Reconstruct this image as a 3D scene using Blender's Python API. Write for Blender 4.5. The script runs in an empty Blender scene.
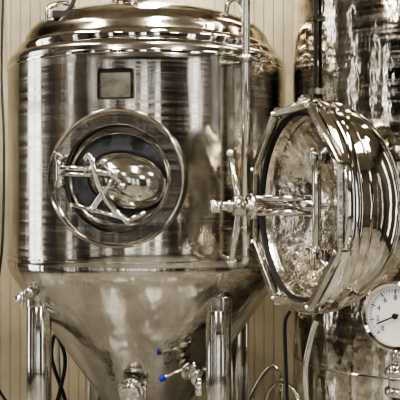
import bpy, bmesh, math, random
from mathutils import Vector, Matrix
random.seed(4)
S=bpy.context.scene
sin,cos,pi,rad=math.sin,math.cos,math.pi,math.radians
# ---------------------------------------------------------------- materials
def newmat(name):
    m=bpy.data.materials.new(name); m.use_nodes=True
    nt=m.node_tree; b=nt.nodes['Principled BSDF']
    return m,nt,b
def steel(name,col=(.62,.58,.50),rough=.2,aniso=0,brush=(2,2,160),bstr=.05,wav=.0,wscale=(3,3,3),dirt=.35,rvar=.12,dscale=3):
    m,nt,b=newmat(name); N=nt.nodes; L=nt.links
    b.inputs['Metallic'].default_value=1
    tc=N.new('ShaderNodeTexCoord')
    n1=N.new('ShaderNodeTexNoise'); n1.inputs['Scale'].default_value=dscale; n1.inputs['Detail'].default_value=8; n1.inputs['Roughness'].default_value=.65
    L.new(tc.outputs['Object'],n1.inputs['Vector'])
    mp=N.new('ShaderNodeMapping'); mp.inputs['Scale'].default_value=brush
    L.new(tc.outputs['Object'],mp.inputs['Vector'])
    n2=N.new('ShaderNodeTexNoise'); n2.inputs['Scale'].default_value=1; n2.inputs['Detail'].default_value=4
    L.new(mp.outputs[0],n2.inputs['Vector'])
    r=N.new('ShaderNodeValToRGB'); r.color_ramp.elements[0].position=.35; r.color_ramp.elements[1].position=.62
    r.color_ramp.elements[0].color=(col[0]*(1-dirt),col[1]*(1-dirt*1.1),col[2]*(1-dirt*1.22),1)
    r.color_ramp.elements[1].color=(*col,1)
    L.new(n1.outputs[0],r.inputs[0]); L.new(r.outputs[0],b.inputs['Base Color'])
    mr=N.new('ShaderNodeMapRange'); mr.inputs['From Min'].default_value=.3; mr.inputs['From Max'].default_value=.7
    mr.inputs['To Min'].default_value=max(.02,rough-rvar*.5); mr.inputs['To Max'].default_value=rough+rvar
    L.new(n2.outputs[0],mr.inputs[0]); L.new(mr.outputs[0],b.inputs['Roughness'])
    b.inputs['Anisotropic'].default_value=aniso
    bp=N.new('ShaderNodeBump'); bp.inputs['Strength'].default_value=bstr; bp.inputs['Distance'].default_value=.001
    L.new(n2.outputs[0],bp.inputs['Height'])
    if wav>0:
        m3=N.new('ShaderNodeMapping'); m3.inputs['Scale'].default_value=wscale; L.new(tc.outputs['Object'],m3.inputs['Vector'])
        n3=N.new('ShaderNodeTexNoise'); n3.inputs['Scale'].default_value=1; n3.inputs['Detail'].default_value=3
        L.new(m3.outputs[0],n3.inputs['Vector'])
        b2=N.new('ShaderNodeBump'); b2.inputs['Strength'].default_value=1; b2.inputs['Distance'].default_value=wav
        L.new(n3.outputs[0],b2.inputs['Height']); L.new(bp.outputs[0],b2.inputs['Normal']); L.new(b2.outputs[0],b.inputs['Normal'])
    else: L.new(bp.outputs[0],b.inputs['Normal'])
    return m
def plain(name,col,rough=.6,metal=0,var=.15,scale=6,bump=0):
    m,nt,b=newmat(name); N=nt.nodes; L=nt.links
    tc=N.new('ShaderNodeTexCoord'); n=N.new('ShaderNodeTexNoise'); n.inputs['Scale'].default_value=scale; n.inputs['Detail'].default_value=6
    L.new(tc.outputs['Object'],n.inputs['Vector'])
    r=N.new('ShaderNodeValToRGB'); r.color_ramp.elements[0].position=.3; r.color_ramp.elements[1].position=.7
    r.color_ramp.elements[0].color=(*[c*(1-var) for c in col],1); r.color_ramp.elements[1].color=(*[min(1,c*(1+var)) for c in col],1)
    L.new(n.outputs[0],r.inputs[0]); L.new(r.outputs[0],b.inputs['Base Color'])
    b.inputs['Roughness'].default_value=rough; b.inputs['Metallic'].default_value=metal
    if bump:
        bp=N.new('ShaderNodeBump'); bp.inputs['Strength'].default_value=.4; bp.inputs['Distance'].default_value=bump
        L.new(n.outputs[0],bp.inputs['Height']); L.new(bp.outputs[0],b.inputs['Normal'])
    return m
def emis(name,col,st):
    m,nt,b=newmat(name); b.inputs['Emission Color'].default_value=(*col,1); b.inputs['Emission Strength'].default_value=st; b.inputs['Base Color'].default_value=(*col,1)
    return m
M_body=steel('brushed_steel_body',(.65,.625,.575),.12,.5,(2,2,90),.015,.0035,(7,7,.5),.30,.08,2.2)
M_cone=steel('brushed_steel_cone',(.70,.68,.63),.14,.2,(2,2,80),.02,.010,(9,9,1.2),.32,.09,2.5)
M_lid=steel('steel_lid',(.64,.61,.545),.12,0,(4,4,30),.03,.003,(3,3,3),.42,.12,4)
M_leg=steel('steel_leg',(.68,.665,.625),.11,0,(2,2,80),.03,0,3,.25,.08,6)
M_pol=steel('polished_steel',(.84,.825,.785),.05,0,(20,20,20),.02,0,3,.2,.05,8)
M_dish=steel('polished_dish_steel',(.79,.77,.715),.035,0,(10,10,10),.02,.005,(5,5,5),.3,.05,7)
M_ham=steel('pitted_dish_inner',(.90,.88,.81),.16,0,(25,25,25),.3,.008,(13,13,13),.5,.12,18)
M_t2=steel('steel_tall_tank',(.77,.745,.685),.08,.2,(3,3,60),.03,.007,(9,9,4),.5,.12,12)
M_seat=steel('shade_toned_recess_steel',(.17,.175,.185),.25,0,(8,8,8),.03,0,3,.4,.1,8)  # recess shade put into the colour to deepen the manway opening
M_plate=steel('name_plate_steel',(.30,.285,.25),.28,0,(8,8,8),.03,0,3,.4,.1,10)
M_dark=plain('dark_gap',(.03,.028,.025),.5)
M_rub=plain('black_rubber',(.02,.02,.02),.5)
M_blue=plain('blue_handle',(.02,.07,.45),.35)
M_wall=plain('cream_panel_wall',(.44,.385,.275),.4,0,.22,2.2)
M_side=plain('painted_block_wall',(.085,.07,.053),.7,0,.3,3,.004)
M_ceil=plain('ceiling_paint',(.34,.295,.235),.8,0,.12,2)
M_floor=plain('wet_concrete_floor',(.32,.30,.265),.16,0,.35,2.5,.002)
M_fr=plain('dark_frame_paint',(.03,.027,.024),.4)
M_white=plain('dial_white',(.85,.85,.80),.4,0,.03)
M_ink=plain('dial_blue_ink',(.02,.10,.30),.5)
M_black=plain('dial_black',(.01,.01,.01),.4)
M_tube=emis('added_glow_tube',(1,.97,.91),18)  # glow for the added ceiling fixtures
# ---------------------------------------------------------------- helpers
def parent(name,loc=(0,0,0)):
    e=bpy.data.objects.new(name,None); e.location=loc; S.collection.objects.link(e); return e
def addmesh(name,verts,faces,mat,par=None,smooth=True,Mx=None,ang=35):
    me=bpy.data.meshes.new(name); me.from_pydata([tuple(v) for v in verts],[],faces)
    if Mx is not None: me.transform(Mx)
    bm=bmesh.new(); bm.from_mesh(me); bmesh.ops.recalc_face_normals(bm,faces=bm.faces); bm.to_mesh(me); bm.free()
    ob=bpy.data.objects.new(name,me); S.collection.objects.link(ob)
    for m in (mat if isinstance(mat,list) else [mat]): me.materials.append(m)
    if smooth:
        me.polygons.foreach_set('use_smooth',[True]*len(me.polygons)); me.set_sharp_from_angle(angle=rad(ang))
    if par:
        ob.parent=par; ob.matrix_parent_inverse=Matrix.Translation(par.location).inverted()
    return ob
def frame(o,r,up,n):
    m=Matrix.Identity(4)
    for i,v in enumerate((Vector(r).normalized(),Vector(up).normalized(),Vector(n).normalized(),Vector(o))):
        for k in range(3): m[k][i]=v[k]
    return m
def axframe(o,n):
    n=Vector(n).normalized(); t=Vector((0,0,1)) if abs(n.z)<.9 else Vector((1,0,0))
    r=t.cross(n).normalized(); u=n.cross(r); return frame(o,r,u,n)
def lathe(name,prof,mat,par=None,Mx=None,seg=96,sx=1,sy=1,ang=35):
    v=[];f=[];rings=[]
    for (r,z) in prof:
        if r<1e-6: rings.append([len(v)]); v.append((0,0,z))
        else:
            rings.append(list(range(len(v),len(v)+seg)))
            v+=[(r*sx*cos(2*pi*i/seg),r*sy*sin(2*pi*i/seg),z) for i in range(seg)]
    for a,b in zip(rings,rings[1:]):
        for i in range(seg):
            j=(i+1)%seg
            if len(a)==1 and len(b)==1: continue
            if len(a)==1: f.append((a[0],b[i],b[j]))
            elif len(b)==1: f.append((a[i],a[j],b[0]))
            else: f.append((a[i],a[j],b[j],b[i]))
    return addmesh(name,v,f,mat,par,True,Mx,ang)
def cyl(name,p1,p2,r,mat,par=None,r2=None,seg=32,bev=None):
    p1=Vector(p1);p2=Vector(p2);L=(p2-p1).length; r2=r if r2 is None else r2
    b=min(r,r2,L)*.15 if bev is None else bev
    return lathe(name,[(0,0),(r-b,0),(r,b),(r2,L-b),(r2-b,L),(0,L)],mat,par,axframe(p1,p2-p1),seg,ang=50)
def tube(name,pts,r,mat,par=None,seg=14,Mx=None,closed=False,sm=8):
    P=[Vector(p) for p in pts]
    if Mx is not None: P=[Mx@p for p in P]
    n=len(P)
    if sm>1:
        Q=[]
        rng=range(n if closed else n-1)
        for i in rng:
            g=lambda k:(P[k%n] if closed else P[max(0,min(n-1,k))])
            a,b,c,d=g(i-1),g(i),g(i+1),g(i+2)
            for k in range(sm):
                t=k/sm
                Q.append(.5*((2*b)+(c-a)*t+(2*a-5*b+4*c-d)*t*t+(3*b-a-3*c+d)*t**3))
        if not closed: Q.append(P[-1])
        P=Q; n=len(P)
    v=[];f=[];ref=None
    for i,p in enumerate(P):
        if closed: t=(P[(i+1)%n]-P[i-1])
        else: t=P[min(n-1,i+1)]-P[max(0,i-1)]
        t.normalize()
        if ref is None:
            ref=Vector((0,0,1)) if abs(t.z)<.9 else Vector((1,0,0))
        ref=(ref-t*ref.dot(t)).normalized(); bi=t.cross(ref)
        for k in range(seg):
            a=2*pi*k/seg; v.append(p+ref*r*cos(a)+bi*r*sin(a))
    for i in range(n if closed else n-1):
        for k in range(seg):
            a=i*seg+k;b=i*seg+(k+1)%seg;c=((i+1)%n)*seg+(k+1)%seg;d=((i+1)%n)*seg+k
            f.append((a,b,c,d))
    if not closed: f.append(tuple(range(seg))); f.append(tuple((n-1)*seg+k for k in range(seg)))
    return addmesh(name,v,f,mat,par,True,None,50)
def box(name,c,size,mat,par=None,Mx=None,bev=.004):
    bm=bmesh.new(); bmesh.ops.create_cube(bm,size=1)
    for v in bm.verts: v.co=Vector((v.co.x*size[0]+c[0],v.co.y*size[1]+c[1],v.co.z*size[2]+c[2]))
    if bev>0: bmesh.ops.bevel(bm,geom=bm.edges[:],offset=min(bev,min(size)*.3),segments=2,affect='EDGES')
    me=bpy.data.meshes.new(name); bm.to_mesh(me); bm.free()
    if Mx is not None: me.transform(Mx)
    ob=bpy.data.objects.new(name,me); S.collection.objects.link(ob); me.materials.append(mat)
    me.polygons.foreach_set('use_smooth',[True]*len(me.polygons)); me.set_sharp_from_angle(angle=rad(50))
    if par: ob.parent=par; ob.matrix_parent_inverse=Matrix.Translation(par.location).inverted()
    return ob
def ball(name,c,r,mat,par=None,s=(1,1,1),Mx=None):
    prof=[(r*sin(pi*i/16),-r*cos(pi*i/16)*s[2]) for i in range(17)]; prof[0]=(0,prof[0][1]); prof[-1]=(0,prof[-1][1])
    T=Matrix.Translation(c); 
    if Mx is not None: T=Mx@T
    return lathe(name,prof,mat,par,T,32,s[0],s[1])
# ---------------------------------------------------------------- room
X0,X1,Y0,Y1,H=-4,4,-5,6.3,4.3
box('floor',((X0+X1)/2,(Y0+Y1)/2,-.05),(X1-X0+.6,Y1-Y0+.6,.1),M_floor,bev=0)
box('ceiling',((X0+X1)/2,(Y0+Y1)/2,H+.05),(X1-X0+.6,Y1-Y0+.6,.1),M_ceil,bev=0)
v=[];f=[];p=.075;x=X0;prof=[]
while x<X1:
    prof+=[(x,0),(x+p*.82,0),(x+p*.88,.007),(x+p*.94,.007)]; x+=p
prof.append((X1,0))
for (a,b) in prof: v+=[(a,Y1+b,0),(a,Y1+b,H)]
n=len(prof)
for i in range(n-1): f.append((2*i,2*i+2,2*i+3,2*i+1))
s=len(v); v+=[(X0,Y1+.1,0),(X0,Y1+.1,H),(X1,Y1+.1,0),(X1,Y1+.1,H)]
f+=[(0,1,s+1,s),(2*n-2,s+2,s+3,2*n-1),(s,s+1,s+3,s+2)]
addmesh('wall_back',v,f,M_wall,None,False)
def wall_with_added_windows(name,fixed,lo,hi,wins,zlo,zhi,axis):
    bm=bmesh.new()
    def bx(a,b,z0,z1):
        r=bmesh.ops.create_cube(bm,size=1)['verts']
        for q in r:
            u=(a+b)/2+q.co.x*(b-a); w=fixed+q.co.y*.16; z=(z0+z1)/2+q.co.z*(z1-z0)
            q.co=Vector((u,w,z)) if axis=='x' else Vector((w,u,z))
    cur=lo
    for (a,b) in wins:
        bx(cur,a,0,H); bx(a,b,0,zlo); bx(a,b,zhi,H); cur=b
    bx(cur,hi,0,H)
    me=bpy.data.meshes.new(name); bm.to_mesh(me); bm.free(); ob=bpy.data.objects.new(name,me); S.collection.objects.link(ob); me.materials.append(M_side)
    return ob
wn=0
def added_winframe(a,b,fixed,zlo,zhi,axis):
    global wn; wn+=1
    bm=bmesh.new()
    def bx(a,b,z0,z1):
        r=bmesh.ops.create_cube(bm,size=1)['verts']
        for q in r:
            u=(a+b)/2+q.co.x*(b-a); w=fixed+q.co.y*.06; z=(z0+z1)/2+q.co.z*(z1-z0)
            q.co=Vector((u,w,z)) if axis=='x' else Vector((w,u,z))
    t=.05
    bx(a,a+t,zlo,zhi);bx(b-t,b,zlo,zhi);bx(a+t,b-t,zlo,zlo+t);bx(a+t,b-t,zhi-t,zhi)
    bx((a+b)/2-.04,(a+b)/2+.04,zlo+t,zhi-t)  # wide mullion splits the added opening with a dark reflected streak
    z=zlo+(zhi-zlo)*.62; bx(a+t,(a+b)/2-.04,z-.015,z+.015); bx((a+b)/2+.04,b-t,z-.015,z+.015)
    me=bpy.data.meshes.new('added_streak_window'); bm.to_mesh(me); bm.free(); ob=bpy.data.objects.new('added_streak_window_%d'%wn,me); S.collection.objects.link(ob); me.materials.append(M_fr)
wr=[(-2.3,-1.6),(-.6,.1),(1.2,1.9)]  # unseen windows added, spaced to lay bright streaks in the steel reflections
wl=[(-3.6,-2.5),(-.6,-.1),(1.9,2.3),(4.1,5.2)]
wg=[(-1.5,-.2),(1.5,1.8),(3.3,3.8),(5.0,5.5)]
zl,zh=.25,3.8
wall_with_added_windows('wall_front',Y0-.08,X0-.16,X1+.16,wr,zl,zh,'x')
wall_with_added_windows('wall_left',X0-.08,Y0,Y1+.1,wl,zl,zh,'y')
wall_with_added_windows('wall_right',X1+.08,Y0,Y1+.1,wg,zl,zh,'y')
for a,b in wr: added_winframe(a,b,Y0-.08,zl,zh,'x')
for a,b in wl: added_winframe(a,b,X0-.08,zl,zh,'y')
for a,b in wg: added_winframe(a,b,X1+.08,zl,zh,'y')
for (cx,cy) in [(-3.6,1.0),(-3.6,3.4),(3.6,2.4),(3.6,-2.6),(-1.1,-4.7)]:  # unseen dark columns added to give the tanks dark reflected streaks
    c=parent('added_streak_column',(cx,cy,0))
    box('web',(cx,cy,H/2),(.02,.22,H),M_fr,c,bev=0)
    box('flange_a',(cx,cy-.12,H/2),(.24,.02,H),M_fr,c,bev=0); box('flange_b',(cx,cy+.12,H/2),(.24,.02,H),M_fr,c,bev=0)
for (lx,ly) in [(-2.2,3.0),(0.2,2.2),(2.4,3.0),(-2.2,-.8),(2.2,-.8),(-.3,5.5)]:  # unseen ceiling fixtures added to light the room and the steel
    e=parent('added_ceiling_light',(lx,ly,H))
    box('housing',(lx,ly,H-.05),(.28,1.5,.10),M_ceil,e)
    for dx in (-.07,.07): cyl('tube',(lx+dx,ly-.7,H-.125),(lx+dx,ly+.7,H-.125),.018,M_tube,e,seg=12)
    l=bpy.data.lights.new('added_lamp','AREA'); l.shape='RECTANGLE'; l.size=.26; l.size_y=1.4; l.energy=64; l.color=(1,.96,.89)  # area light added below each fixture to brighten the scene
    lo=bpy.data.objects.new('added_lamp',l); S.collection.objects.link(lo); lo.location=(lx,ly,H-.16); lo.parent=e; lo.matrix_parent_inverse=Matrix.Translation(e.location).inverted()
# ---------------------------------------------------------------- fermentation tank
TX,TY,TR=-.304,4.8,.80
ft=parent('conical_fermentation_tank',(TX,TY,0))
T0=Matrix.Translation((TX,TY,0))
zb,zt=1.262,2.362
prof=[(0,zb-.02),(.79,zb-.02)]+[(TR,zb+(zt-zb)*i/14) for i in range(15)]+[(.797,zt+.012),(.785,zt+.03),(.76,zt+.042),(.70,zt+.05),(0,zt+.05)]
body=lathe('cylinder_shell',prof,M_body,ft,T0,160)
a7=rad(7.5)
MW=frame((TX,TY,1.705),(cos(a7),-sin(a7),0),(0,0,1),(-sin(a7),-cos(a7),0))
cut=lathe('cutter',[(0,.69),(.272,.69),(.272,1.0),(0,1.0)],M_body,None,MW,96)
bo=body.modifiers.new('b','BOOLEAN'); bo.operation='DIFFERENCE'; bo.object=cut; bo.solver='EXACT'
dg=bpy.context.evaluated_depsgraph_get(); me=bpy.data.meshes.new_from_object(body.evaluated_get(dg))
body.modifiers.clear(); body.data=me; bpy.data.objects.remove(cut,do_unlink=True)
me.polygons.foreach_set('use_smooth',[True]*len(me.polygons)); me.set_sharp_from_angle(angle=rad(35))
def bead(name,r,z,t,mat):
    lathe(name,[(r-.004,z-t),(r+t*.35,z-t*.6),(r+t*.5,z),(r+t*.35,z+t*.6),(r-.004,z+t)],mat,ft,T0,128)
bead('lower_weld',TR,zb+.03,.008,M_cone); bead('upper_weld',TR,zt-.03,.012,M_pol)
cp=[(.801,zb+.004),(.803,zb-.012),(.797,zb-.04),(.783,zb-.075),(.76,1.15)]
for i in range(1,13): 
    t=i/12; cp.append((.76+(.10-.76)*t,1.15+(.207-1.15)*t))
cp+=[(.055,.17),(.055,.10)]
lathe('cone_bottom',cp,M_cone,ft,T0,128,ang=60)
lathe('outlet_ferrule',[(0,.09),(.075,.09),(.075,.11),(.055,.115)],M_pol,ft,T0,48)
# lid
lz=zt+.05
lp=[(.715,lz-.005),(.725,lz),(.735,lz+.02),(.735,lz+.035),(.725,lz+.05),(.712,lz+.056),(.708,lz+.07)]
for i in range(1,25):
    t=i/24*pi/2
    lp.append((.706*cos(t)**.62 if i<24 else 0, lz+.075+.19*sin(t)))
lathe('domed_lid',lp,M_lid,ft,T0,128,ang=40)
lathe('lid_clamp_ring',[(.725,lz-.01),(.745,lz-.01),(.752,lz+.01),(.752,lz+.028),(.743,lz+.042),(.725,lz+.042)],M_pol,ft,T0,128)
def onlid(x,y,z): return (TX+x,TY+y,z)
cyl('top_port',onlid(-.07,-.42,lz+.13),onlid(-.07,-.42,lz+.30),.075,M_pol,ft)
cyl('top_port_clamp',onlid(-.07,-.42,lz+.225),onlid(-.07,-.42,lz+.26),.10,M_leg,ft)
tube('top_pipe',[onlid(-.07,-.42,lz+.28),onlid(-.07,-.42,lz+.45),onlid(-.02,-.4,lz+.55),onlid(.15,-.35,lz+.6),onlid(.6,-.2,lz+.6)],.04,M_pol,ft)
cyl('relief_port',onlid(.07,-.42,lz+.14),onlid(.07,-.42,lz+.215),.035,M_leg,ft); cyl('relief_cap',onlid(.07,-.42,lz+.195),onlid(.07,-.42,lz+.23),.05,M_pol,ft)
tube('lid_handle',[onlid(-.50,-.42,lz+.06),onlid(-.51,-.44,lz+.19),onlid(-.46,-.42,lz+.235),onlid(-.38,-.42,lz+.225),onlid(-.35,-.42,lz+.12)],.014,M_leg,ft)
box('lid_clamp_lug',onlid(-.42,-.50,lz+.155),(.09,.07,.04),M_dark,ft)
tube('lid_cable',[onlid(-.42,-.45,lz+.17),onlid(-.37,-.44,lz+.24),onlid(-.35,-.40,lz+.42),onlid(-.3,-.3,lz+.6)],.012,M_rub,ft)
tube('lid_hinge_loop',[onlid(.44,-.44,lz+.10),onlid(.45,-.47,lz+.22),onlid(.50,-.46,lz+.25),onlid(.54,-.42,lz+.19),onlid(.54,-.40,lz+.07)],.013,M_leg,ft)
# legs
for k,ang in enumerate((36,-56,126,-146)):
    a=rad(ang); lx=TX+.68*sin(a); ly=TY-.68*cos(a)
    cyl('leg_%d'%(k+1),(lx,ly,.06),(lx,ly,1.13),.067,M_leg,ft,seg=48,bev=.003)
    lathe('leg_collar_%d'%(k+1),[(.067,1.03),(.071,1.035),(.071,1.10),(.067,1.105)],M_cone,ft,Matrix.Translation((lx,ly,0)),48)
    cyl('foot_%d'%(k+1),(lx,ly,0),(lx,ly,.07),.085,M_leg,ft,r2=.05)
a=rad(-56); lx=TX+.68*sin(a); ly=TY-.68*cos(a)
cyl('earth_lug',(lx-.02,ly-.06,1.10),(lx-.11,ly-.10,1.07),.022,M_pol,ft); ball('earth_lug_nut',(lx-.03,ly-.09,1.11),.035,M_leg,ft)
cyl('earth_lug_pin',(lx-.07,ly-.10,1.12),(lx-.07,ly-.10,1.03),.012,M_pol,ft)
# manway on cylinder
lathe('manway_ring',[(.262,.70),(.262,.792),(.268,.800),(.318,.802),(.324,.808),(.328,.822),(.336,.826),(.342,.820),(.344,.80),(.344,.71)],M_body,ft,MW,128,ang=40)
lathe('manway_inner_step',[(.258,.70),(.258,.745),(.25,.752),(.242,.745),(.238,.72),(.238,.70)],M_leg,ft,MW,96,1,.92)
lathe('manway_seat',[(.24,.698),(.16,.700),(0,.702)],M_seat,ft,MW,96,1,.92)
D=MW@Matrix.Translation((.040,-.010,0))@Matrix.Rotation(rad(-14),4,'Z')
dp=[(.200,.70),(.200,.735),(.194,.747),(.188,.750)]
for i in range(1,19):
    t=i/18; r=.188*(1-t); dp.append((r if i<18 else 0,.750+.080*(1-(1-t)**2.4)))
lathe('manway_door',dp,M_leg,ft,D,96,1,.70,ang=50)
lathe('manway_gasket',[(.200,.70),(.212,.705),(.212,.722),(.200,.728)],M_rub,ft,D,96,1,.72)
def m(x,y,z): return tuple(MW@Vector((x,y,z)))
def bar(n,p,q,r,mat=M_pol): return cyl(n,m(*p),m(*q),r,mat,ft,seg=20)
bar('hinge_post',(-.27,-.04,.86),(-.27,.12,.86),.016) 
for y in (-.025,.10): bar('hinge_lug',(-.27,y,.80),(-.27,y,.875),.020,M_leg)
bar('hinge_arm_upper',(-.27,.05,.86),(-.10,.045,.885),.014); bar('hinge_arm_lower',(-.27,.02,.86),(-.10,.015,.885),.012,M_leg)
bar('hinge_arm_end',(-.11,.03,.885),(.03,.02,.895),.019,M_leg)
tube('davit_bar',[m(-.135,.09,.87),m(-.115,.11,.88),m(-.095,.08,.89),m(-.065,-.02,.895),m(-.03,-.10,.89),m(.02,-.165,.875),m(.07,-.205,.865)],.0145,M_pol,ft)
bar('davit_strut',(.02,.015,.90),(-.10,-.15,.885),.015); bar('davit_foot',(-.21,-.125,.855),(-.09,-.155,.885),.012,M_leg)
bar('davit_link',(.07,-.205,.865),(.155,-.165,.85),.012,M_leg); bar('davit_rung',(-.10,-.15,.885),(.06,-.195,.868),.010)
bar('spindle',(.02,.02,.80),(.02,.02,.93),.018,M_leg); ball('spindle_hub',(.02,.02,.915),.030,M_pol,ft,Mx=MW)
bar('handle',(-.03,.075,.925),(.06,-.04,.925),.011)
for q in ((-.03,.075,.925),(.06,-.04,.925),(.07,-.205,.865),(-.10,-.15,.885)): ball('knob',q,.019,M_leg,ft,Mx=MW)
# name plate holder
box('plate_holder',(.0,.455,.80),(.165,.135,.025),M_leg,ft,MW,.006)
box('plate_frame_top',(.0,.528,.81),(.175,.012,.05),M_pol,ft,MW); box('plate_frame_l',(-.083,.455,.81),(.012,.135,.045),M_pol,ft,MW)
box('plate_frame_r',(.083,.455,.81),(.012,.135,.045),M_pol,ft,MW)
box('plate_face',(0,.455,.816),(.15,.12,.008),M_plate,ft,MW,.002)
# cleaning pipe
px,py=.228,4.07
cp_=parent('cleaning_pipe',(px,py,1.3))
cyl('riser',(px,py,1.34),(px,py,H-.001),.021,M_pol,cp_,seg=32)
tube('elbow',[(px,py,1.36),(px,py,1.31),(px-.01,py+.03,1.285),(px-.03,py+.10,1.28)],.021,M_pol,cp_,seg=20)
for z in (2.30,1.45): 
    cyl('pipe_clamp',(px,py,z-.02),(px,py,z+.02),.028,M_leg,cp_); cyl('standoff',(px,py,z),(px-.02,py+.115,z),.009,M_leg,cp_)
# valves on the cone
def conept(az,z): 
    r=.76-(1.15-z)*.70; a=rad(az); return Vector((TX+r*sin(a),TY-r*cos(a),z)), Vector((sin(a)*.82,-cos(a)*.82,-.57)).normalized(), Vector((cos(a),sin(a),0))
va=parent('sampling_ball_valve'); P,nn,tt=conept(29.8,.70); va.location=P
out=Vector((nn.x,nn.y,-.15)).normalized()
cyl('ferrule',P+out*.004,P+out*.06,.030,M_pol,va); cyl('clamp',P+out*.04,P+out*.065,.052,M_leg,va); cyl('body_block',P+out*.06,P+out*.15,.038,M_pol,va)
cyl('clamp_b',P+out*.145,P+out*.165,.048,M_leg,va); cyl('spout',P+out*.16,P+out*.16+Vector((.0,-.02,-.09)),.022,M_pol,va)
cyl('stem',P+out*.105,P+out*.105+Vector((0,0,.065)),.012,M_pol,va)
cyl('stem_bonnet',P+out*.105+Vector((0,0,.03)),P+out*.105+Vector((0,0,.055)),.024,M_leg,va)
q=P+out*.105+Vector((0,0,.05)); 
e1=q+Vector((-.17,-.06,-.06)); cyl('lever',q,e1,.009,M_pol,va); cyl('lever_grip',q.lerp(e1,.88),e1+ (e1-q)*.06,.016,M_blue,va)
cyl('packing_nut',P+out*.105+Vector((.03,0,.02)),P+out*.105+Vector((.085,-.01,.03)),.016,M_pol,va)
vb=parent('cone_racking_port'); P,nn,tt=conept(-8.5,.60); vb.location=P; out=Vector((nn.x,nn.y,-.2)).normalized()
cyl('ferrule',P+out*.004,P+out*.07,.045,M_pol,vb); cyl('clamp',P+out*.04,P+out*.075,.072,M_leg,vb); cyl('cap',P+out*.07,P+out*.11,.058,M_pol,vb)
cyl('clamp_bolt',P+out*.055+Vector((.075,0,.03)),P+out*.055+Vector((.075,0,-.05)),.010,M_pol,vb); ball('wing_nut',P+out*.055+Vector((.075,0,.04)),.018,M_leg,vb)
# ---------------------------------------------------------------- tall tank on right
T2X,T2Y,T2R=1.163,4.49,.650
t2=parent('tall_brewing_tank',(T2X,T2Y,0)); TT=Matrix.Translation((T2X,T2Y,0))
pf=[(0,.30),(.30,.32),(.55,.38),(.63,.44),(.645,.50)]+[(T2R,.52+(3.6-.52)*i/20) for i in range(21)]+[(.64,3.63),(.60,3.70),(.45,3.80),(.2,3.86),(0,3.87)]
lathe('shell',pf,M_t2,t2,TT,144)
for z in (.75,3.0): lathe('shell_weld',[(T2R-.003,z-.01),(T2R+.004,z),(T2R-.003,z+.01)],M_leg,t2,TT,128)
for k in range(4):
    a=rad(45+90*k); lx=T2X+.52*sin(a); ly=T2Y-.52*cos(a); cyl('leg_%d'%k,(lx,ly,0),(lx,ly,.46),.05,M_leg,t2)
a=rad(-60)
cyl('vertical_conduit',(T2X+(T2R+.016)*sin(a),T2Y-(T2R+.016)*cos(a),2.05),(T2X+(T2R+.016)*sin(a),T2Y-(T2R+.016)*cos(a),3.55),.010,M_fr,t2)
for z in (2.15,2.52,3.3):
    Mx=frame((T2X,T2Y,z),(cos(a),sin(a),0),(0,0,1),(sin(a),-cos(a),0)); box('conduit_clip',(0,0,T2R+.016),(.06,.03,.04),M_leg,t2,Mx)
# ---------------------------------------------------------------- big round manway
HC=Vector((.408,3.59,1.572)); h=rad(71)
hatch=parent('round_tank_manway',HC)
HM=frame(HC,(cos(h),-sin(h),0),(0,0,1),(-sin(h),-cos(h),0))
def hp(u,v_,s): return HM@Vector((u,v_,s))
R=.462
bp=[(R-.02,-.035),(R,-.035),(R+.012,-.045),(R+.014,-.065),(R+.004,-.080),(R-.006,-.085),(R-.006,-.115),(R+.006,-.122),(R+.006,-.140),(R-.008,-.150)]
for i in range(1,25):
    t=i/24*pi/2; bp.append(((R-.008)*cos(t)**.90 if i<24 else 0,-.150-.26*sin(t)**1.0))
lathe('dished_shell',bp,M_dish,hatch,HM,128,ang=40)
ip=[(R-.02,-.035),(R-.045,-.030),(R-.055,-.040),(R-.060,-.075),(R-.075,-.085),(R-.095,-.075),(R-.11,-.080)]
for i in range(1,17):
    t=i/16; ip.append(((R-.11)*(1-t) if i<16 else 0,-.080-.15*(1-(1-t)**2)))
lathe('concave_inner_dish',ip,M_ham,hatch,HM,128,ang=40)
lathe('rim_face_ring',[(R-.048,-.03),(R-.046,-.016),(R-.036,-.010),(R-.012,-.010),(R-.002,-.018),(R,-.036)],M_pol,hatch,HM,128,ang=50)
lathe('seal_groove',[(R-.047,-.026),(R-.05,-.018),(R-.064,-.028),(R-.060,-.040)],M_rub,hatch,HM,96)
Ro=R*1.03
v=[];f=[]
for k in range(8):
    a=rad(22.5+45*k)
    for (r_,z_) in ((Ro-.036,-.006),(Ro,-.006),(Ro,.020),(Ro-.036,.020)): v.append((r_*cos(a),r_*sin(a),z_))
for k in range(8):
    j=(k+1)%8
    for q in range(4): f.append((4*k+q,4*k+(q+1)%4,4*j+(q+1)%4,4*j+q))
ob=addmesh('octagonal_frame',v,f,M_leg,hatch,True,HM,20)
mo=ob.modifiers.new('bv','BEVEL'); mo.width=.005; mo.segments=2
for k in range(8):
    a=rad(22.5+45*k); c=(Ro-.018)
    box('clamp_block_%d'%k,(c,0,-.008),(.052,.045,.05),M_pol,hatch,HM@Matrix.Rotation(a,4,'Z'),.010)
    p1=hp((c-.002)*cos(a),(c-.002)*sin(a),-.06); p2=hp((c-.002)*cos(a),(c-.002)*sin(a),.030)
    cyl('clamp_bolt_%d'%k,p1,p2,.010,M_pol,hatch,seg=16)
for dv in (-.026,.034): cyl('yoke_rod',hp(.0,dv,.20),hp(.14,dv,-.02),.015,M_leg,hatch)
cyl('spindle',hp(0,.0,-.17),hp(0,0,.36),.017,M_pol,hatch)
cyl('hub',hp(0,.0,.205),hp(0,0,.285),.042,M_leg,hatch); cyl('hub_flange',hp(0,.0,.19),hp(0,0,.21),.056,M_pol,hatch)
cyl('end_knob',hp(0,0,.335),hp(0,0,.385),.028,M_pol,hatch); cyl('hub_neck',hp(0,0,.28),hp(0,0,.31),.026,M_leg,hatch)
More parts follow.
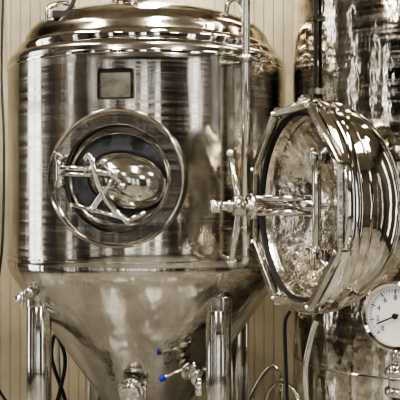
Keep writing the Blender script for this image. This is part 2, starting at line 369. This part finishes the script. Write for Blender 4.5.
for a,L in ((116,.26),(247,.27),(2,.13)):
    a=rad(a); e=hp(L*cos(a),L*sin(a),.25); cyl('handle_spoke',hp(0,0,.25),e,.0155,M_leg,hatch,r2=.0135); ball('spoke_end',e,.019,M_pol,hatch)
cyl('yoke_post',hp(.235,-.20,.005),hp(.235,.20,.005),.019,M_leg,hatch)
cyl('yoke_beam',hp(.0,.004,.03),hp(.235,.004,.005),.022,M_leg,hatch)
for sv in (-1,1):
    box('yoke_bracket',(.26,sv*.20,-.01),(.10,.05,.05),M_pol,hatch,HM,.012)
    tube('yoke_link',[hp(.235,sv*.20,.0),hp(.31,sv*.235,-.01),hp(.36,sv*.25,-.03)],.016,M_pol,hatch)
    cyl('yoke_pin',hp(.25,sv*.17,.03),hp(.25,sv*.24,.03),.014,M_leg,hatch)
for a in (58,-58,90,-90,128,-128):
    a=rad(a); box('rim_lug',(R+.008,0,-.055),(.04,.05,.05),M_pol,hatch,HM@Matrix.Rotation(a,4,'Z'),.012)
d=Vector((T2X-HC.x,T2Y-HC.y,0)); gap=d.length-T2R; d.normalize()
cyl('mounting_collar',HC+d*.36,HC+d*(gap-.002),.13,M_leg,hatch)
# ---------------------------------------------------------------- pressure gauge
G=Vector((.694,2.90,1.190)); g=rad(34)
pg=parent('pressure_gauge',G)
GM=frame(G,(cos(g),-sin(g),0),(0,0,1),(-sin(g),-cos(g),0))
lathe('case',[(0,-.055),(.105,-.055),(.115,-.045),(.118,-.005),(.124,0),(.124,.018),(.116,.026),(.106,.022),(.103,.010)],M_pol,pg,GM,96,ang=40)
lathe('dial',[(.104,.008),(0,.009)],M_white,pg,GM,64)
for i in range(41):
    a=rad(225-270*i/40); L=.016 if i%5==0 else .009; w=.004 if i%5==0 else .0018
    box('tick_%d'%i,(.096-L/2,0,.0105),(L,w,.001),M_ink,pg,GM@Matrix.Rotation(a,4,'Z'),0)
for i in range(9):
    cu=bpy.data.curves.new('digit','FONT'); cu.body=str(i*2); cu.size=.026; cu.align_x='CENTER'; cu.align_y='CENTER'; cu.extrude=.0004
    o=bpy.data.objects.new('numeral_%d'%i,cu); S.collection.objects.link(o); a=rad(225-270*i/8)
    cu.materials.append(M_ink); o.matrix_world=GM@Matrix.Translation((.066*cos(a),.066*sin(a),.0105)); o.parent=pg; o.matrix_parent_inverse=Matrix.Translation(G).inverted()
a=rad(205); box('needle',(.030,0,.014),(.09,.005,.002),M_black,pg,GM@Matrix.Rotation(a,4,'Z'),0); cyl('needle_hub',GM@Vector((0,0,.010)),GM@Vector((0,0,.020)),.010,M_black,pg)
b0=GM@Vector((0,-.115,-.025))
cyl('stem',b0,b0+Vector((0,0,-.06)),.016,M_pol,pg); cyl('hex_nut',b0+Vector((0,0,-.02)),b0+Vector((0,0,-.05)),.026,M_leg,pg,seg=6)
cyl('tee',b0+Vector((0,0,-.06)),b0+Vector((0,0,-.17)),.036,M_pol,pg); cyl('tee_clamp',b0+Vector((0,0,-.075)),b0+Vector((0,0,-.10)),.05,M_leg,pg); cyl('tee_clamp_b',b0+Vector((0,0,-.145)),b0+Vector((0,0,-.17)),.05,M_leg,pg)
pe=b0+Vector((0,0,-.165)); dd=Vector((T2X-pe.x,T2Y-pe.y,0)); L=dd.length-T2R; dd.normalize()
tube('impulse_pipe',[pe,pe+Vector((0,0,-.16)),pe+dd*.08+Vector((0,0,-.25)),pe+dd*(L*.6)+Vector((0,0,-.26)),pe+dd*(L-.002)+Vector((0,0,-.26))],.03,M_pol,pg,seg=20)
# ---------------------------------------------------------------- hoses / cables
def cable(name,pts,r,mat): 
    e=parent(name,pts[0]); tube('line',pts,r,mat,e,seg=10); return e
cable('power_cable',[(-1.25,5.9,.012),(-1.38,5.7,.25),(-1.42,5.6,.5),(-1.40,5.6,.9),(-1.36,5.64,1.3),(-1.41,5.9,2.0),(-1.5,6.2,2.6),(-1.5,6.28,3.4)],.009,M_rub)
cable('water_hose',[(-1.0,5.2,.02),(-.88,5.15,.4),(-.84,5.1,.62),(-.90,5.1,.76),(-.93,5.15,.6),(-.86,5.2,.35),(-.8,5.3,.02)],.012,M_rub)
cable('water_hose',[(-.75,5.5,.03),(-.76,5.5,.45),(-.82,5.5,.72),(-.90,5.5,.82),(-.96,5.55,.65),(-.94,5.6,.03)],.013,M_leg)
cable('flexible_hose',[(.25,5.5,.03),(.34,5.45,.30),(.46,5.4,.50),(.52,5.3,.46),(.50,5.2,.3),(.45,5.2,.03)],.016,M_leg)
cable('flexible_hose',[(.44,3.95,.03),(.42,3.9,.5),(.405,3.87,.85),(.40,3.85,1.02),(.42,3.83,1.08)],.008,M_rub)
cable('flexible_hose',[(.62,3.62,.03),(.53,3.58,.45),(.47,3.55,.68),(.455,3.53,.88),(.48,3.52,1.02),(.50,3.52,1.08)],.013,M_leg)
cable('flexible_hose',[(.36,4.3,.03),(.34,4.3,.4),(.36,4.28,.60),(.44,4.2,.66),(.50,4.1,.55),(.50,4.05,.03)],.009,M_leg)
# ---------------------------------------------------------------- world & camera
w=bpy.data.worlds.new('World'); S.world=w; w.use_nodes=True; nt=w.node_tree
bg=nt.nodes['Background']; sk=nt.nodes.new('ShaderNodeTexSky'); sk.sky_type='HOSEK_WILKIE'; sk.turbidity=5; sk.sun_direction=(.3,-.2,.9)
mx=nt.nodes.new('ShaderNodeMix'); mx.data_type='RGBA'; mx.inputs[0].default_value=.72; mx.inputs[7].default_value=(1,.98,.93,1)
nt.links.new(sk.outputs[0],mx.inputs[6]); nt.links.new(mx.outputs[2],bg.inputs[0]); bg.inputs[1].default_value=3.9
S.view_settings.view_transform='AgX'; S.view_settings.look='AgX - High Contrast'; S.view_settings.exposure=.2
cam=bpy.data.cameras.new('cam'); cam.sensor_width=36; cam.lens=820/400*36
co=bpy.data.objects.new('camera',cam); S.collection.objects.link(co); co.location=(0,0,1.6); co.rotation_euler=(pi/2,0,0); S.camera=co
